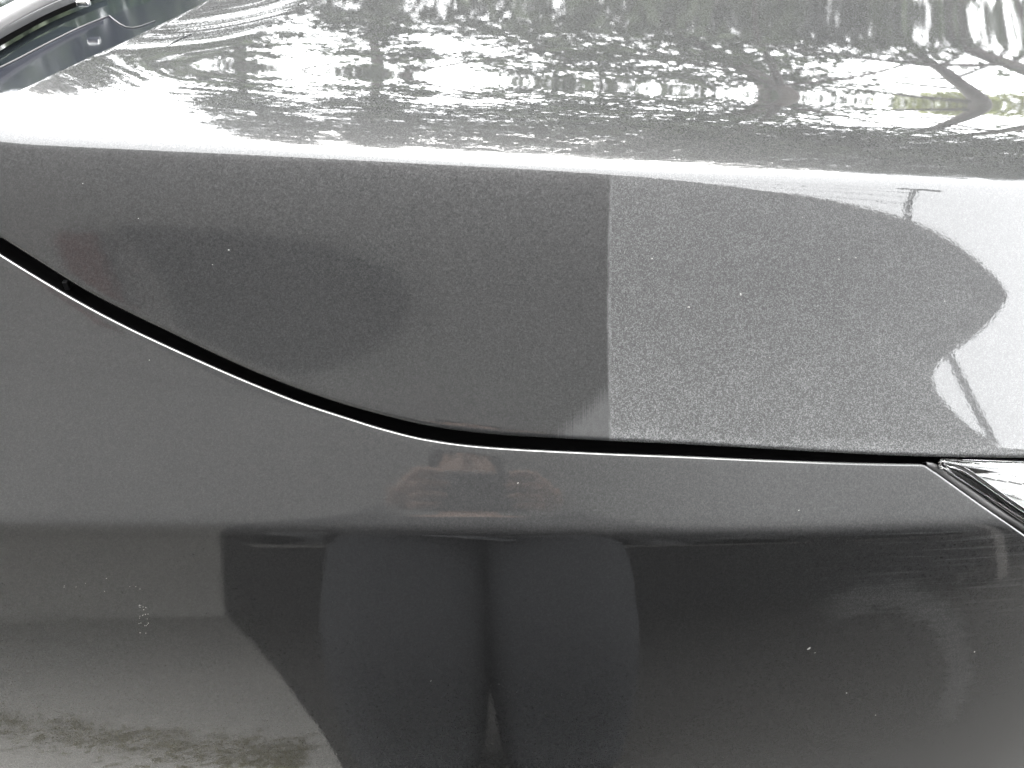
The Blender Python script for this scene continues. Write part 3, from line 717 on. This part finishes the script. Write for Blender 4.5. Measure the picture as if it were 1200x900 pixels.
def ellipsoid(c, r, mat, name, parent, cut=None):
    bm = bmesh.new(); bmesh.ops.create_uvsphere(bm, u_segments=24, v_segments=16, radius=1)
    for v in bm.verts: v.co = Vector((v.co.x*r[0], v.co.y*r[1], v.co.z*r[2]))
    if cut: bmesh.ops.delete(bm, geom=[v for v in bm.verts if v.co.y > cut*r[1] and v.co.z < 0.35*r[2]], context='VERTS')
    me = bpy.data.meshes.new(name); bm.to_mesh(me); bm.free(); o = link(name, me, mat, parent); o.location = c; return o
ellipsoid((0, 0.02, 1.685), (0.088, 0.108, 0.105), 'hair', 'hair', per, 0.25)
skin('nose', [((0, 0.125, 1.655), 0.010), ((0, 0.145, 1.625), 0.014), ((0, 0.125, 1.612), 0.012)], [(0, 1), (1, 2)], 'skin', per)
for s in (-1, 1):
    ellipsoid((s*0.032, 0.118, 1.66), (0.012, 0.008, 0.007), 'hair', 'eye', per)
    ellipsoid((s*0.083, 0.04, 1.64), (0.010, 0.022, 0.032), 'skin', 'ear', per)
ellipsoid((0, 0.118, 1.582), (0.024, 0.008, 0.006), 'red', 'mouth', per)
# phone and the hands that hold it: the picture is taken from just in front of the phone's back
phone_c = Vector(CAM_POS) - Vector(FWD)*0.012
ph = link('smartphone', box_mesh(-0.080, 0.080, -0.037, 0.037, -0.004, 0.004, 0.003), 'phone')
ph.location = phone_c; ph.rotation_euler = (math.radians(90-CAM_PITCH), 0, 0)
tag(ph, 'dark smartphone held level in both hands of the person', 'phone')
PR = ph.rotation_euler.to_matrix()
def phone_pt(x, y, z): return phone_c + PR @ Vector((x, y, z)) - Vector((PX, PY, 0))
for s in (-1, 1):
    hn = [(tuple(phone_pt(s*0.125, -0.030, 0.030)), 0.024), (tuple(phone_pt(s*0.108, -0.012, 0.022)), (0.030, 0.016)), (tuple(phone_pt(s*0.098, 0.010, 0.016)), (0.032, 0.014))]
    he = [(0, 1), (1, 2)]
    for k in range(4):                              # fingers round the phone's back
        y = 0.030 - 0.019*k; L = (0.9, 1.0, 0.95, 0.75)[k]; o = len(hn)
        hn += [(tuple(phone_pt(s*0.094, y, 0.004)), 0.009), (tuple(phone_pt(s*0.088, y+0.002, -0.014)), 0.0085), (tuple(phone_pt(s*(0.088-0.030*L), y+0.003, -0.014)), 0.0080), (tuple(phone_pt(s*(0.088-0.046*L), y+0.002, -0.012)), 0.007)]
        he += [(2, o), (o, o+1), (o+1, o+2), (o+2, o+3)]
    o = len(hn); hn += [(tuple(phone_pt(s*0.092, -0.014, 0.024)), 0.012), (tuple(phone_pt(s*0.070, 0.004, 0.020)), 0.010), (tuple(phone_pt(s*0.050, 0.014, 0.015)), 0.0085)]
    he += [(1, o), (o, o+1), (o+1, o+2)]
    skin('hand', hn, he, 'skin', per)

# ---- a tuft of grass in the joint of the paving near the car, mirrored low in the wing
def grass_mesh():
    rng = np.random.default_rng(9); V = []; F = []
    for k in range(4200):
        t = rng.uniform(0, 1)**1.5; x = -0.36-4.2*t; y = -1.10+0.57*(x+0.35) + 0.03*math.sin(x*5) + rng.normal()*0.07; h = rng.uniform(0.003, 0.010); a = rng.uniform(0, math.pi); w = 0.006
        dx, dy = math.cos(a)*w, math.sin(a)*w; l = rng.normal(size=2)*0.02; i = len(V)
        V += [(x-dx, y-dy, 0.004), (x+dx, y+dy, 0.004), (x+l[0], y+l[1], h)]; F.append((i, i+1, i+2))
    return mesh_from(V, F)
M['moss'] = leaf_material('dry_brown_grass', (0.24, 0.23, 0.16), (0.36, 0.34, 0.25))
gr = link('grass', grass_mesh(), 'moss', smooth=False); tag(gr, 'thin strip of dry grass in the pavement joint beside the car', 'grass', kind='stuff')

# ---- flecks of dirt on the panels
def fleck_mesh():
    rng = np.random.default_rng(5); V = []; F = []
    spots = [(948, 760, 3.2, 1.9, 35), (955, 765, 1.2, 0.8, 0), (1142, 764, 1.3, 1.8, 0), (268, 293, 1.2, 0.9, 0), (249, 310, 0.8, 0.6, 0), (607, 566, 1.6, 0.6, 20),
             (936, 598, 1.5, 0.7, 15), (1107, 353, 1.6, 1.0, 20), (868, 345, 1.4, 2.2, -20), (983, 304, 1.8, 0.8, -40), (1003, 302, 1.4, 0.8, -40), (807, 360, 2.0, 1.2, 0), (764, 303, 1.2, 1.4, 0), (992, 812, 1.4, 1.0, 0), (1026, 838, 1.2, 0.8, 0),
             (505, 798, 1.5, 0.6, 50), (175, 422, 0.8, 0.8, 0), (162, 256, 0.7, 0.7, 0), (97, 215, 0.7, 0.7, 0), (1092, 232, 0.8, 0.9, 0), (160, 90, 1.2, 0.8, 0)]
    for k in range(22):
        spots.append((168+rng.normal()*4, 724+rng.normal()*11, rng.uniform(0.5, 1.0), rng.uniform(0.5, 0.9), 0))
    for k in range(9): spots.append((rng.uniform(75, 165), 692+rng.normal()*9, rng.uniform(0.5, 1.0), 0.5, 10))
    for k in range(26): spots.append((rng.uniform(725, 1150), rng.uniform(225, 510), rng.uniform(0.4, 0.9), rng.uniform(0.4, 0.8), rng.uniform(0, 90)))
    for px, py, a, b, ang in spots:
        x, s = unproject(px, py, 0.15 if py < 520 else 0.35)
        if py < 180: x, s = unproject(px, py, -0.1)
        n = normal(x, s); P = surf(x, s); t1 = np.array([1., 0, 0]); t1 -= n*(t1@n); t1 /= np.linalg.norm(t1); t2 = np.cross(n, t1)
        c, sn = math.cos(math.radians(ang)), math.sin(math.radians(ang)); sc = 0.00050; o = len(V); m = 9
        V.append(P + n*0.00045*min(a, b))
        for k in range(m):
            th = 2*math.pi*k/m; q = rng.uniform(0.75, 1.2); u, v = a*math.cos(th)*q*sc, b*math.sin(th)*q*sc
            V.append(P + t1*(u*c-v*sn) + t2*(u*sn+v*c) + n*0.00002)
        F += [(o, o+1+k, o+1+(k+1) % m) for k in range(m)]
    return mesh_from(V, F)
M['fleck'] = simple('pale_dirt', (0.20, 0.20, 0.19), 0.9, scale=900, var=0.4)
fl = link('dirt_flecks', fleck_mesh(), 'fleck', car); tag(fl, kind='stuff')
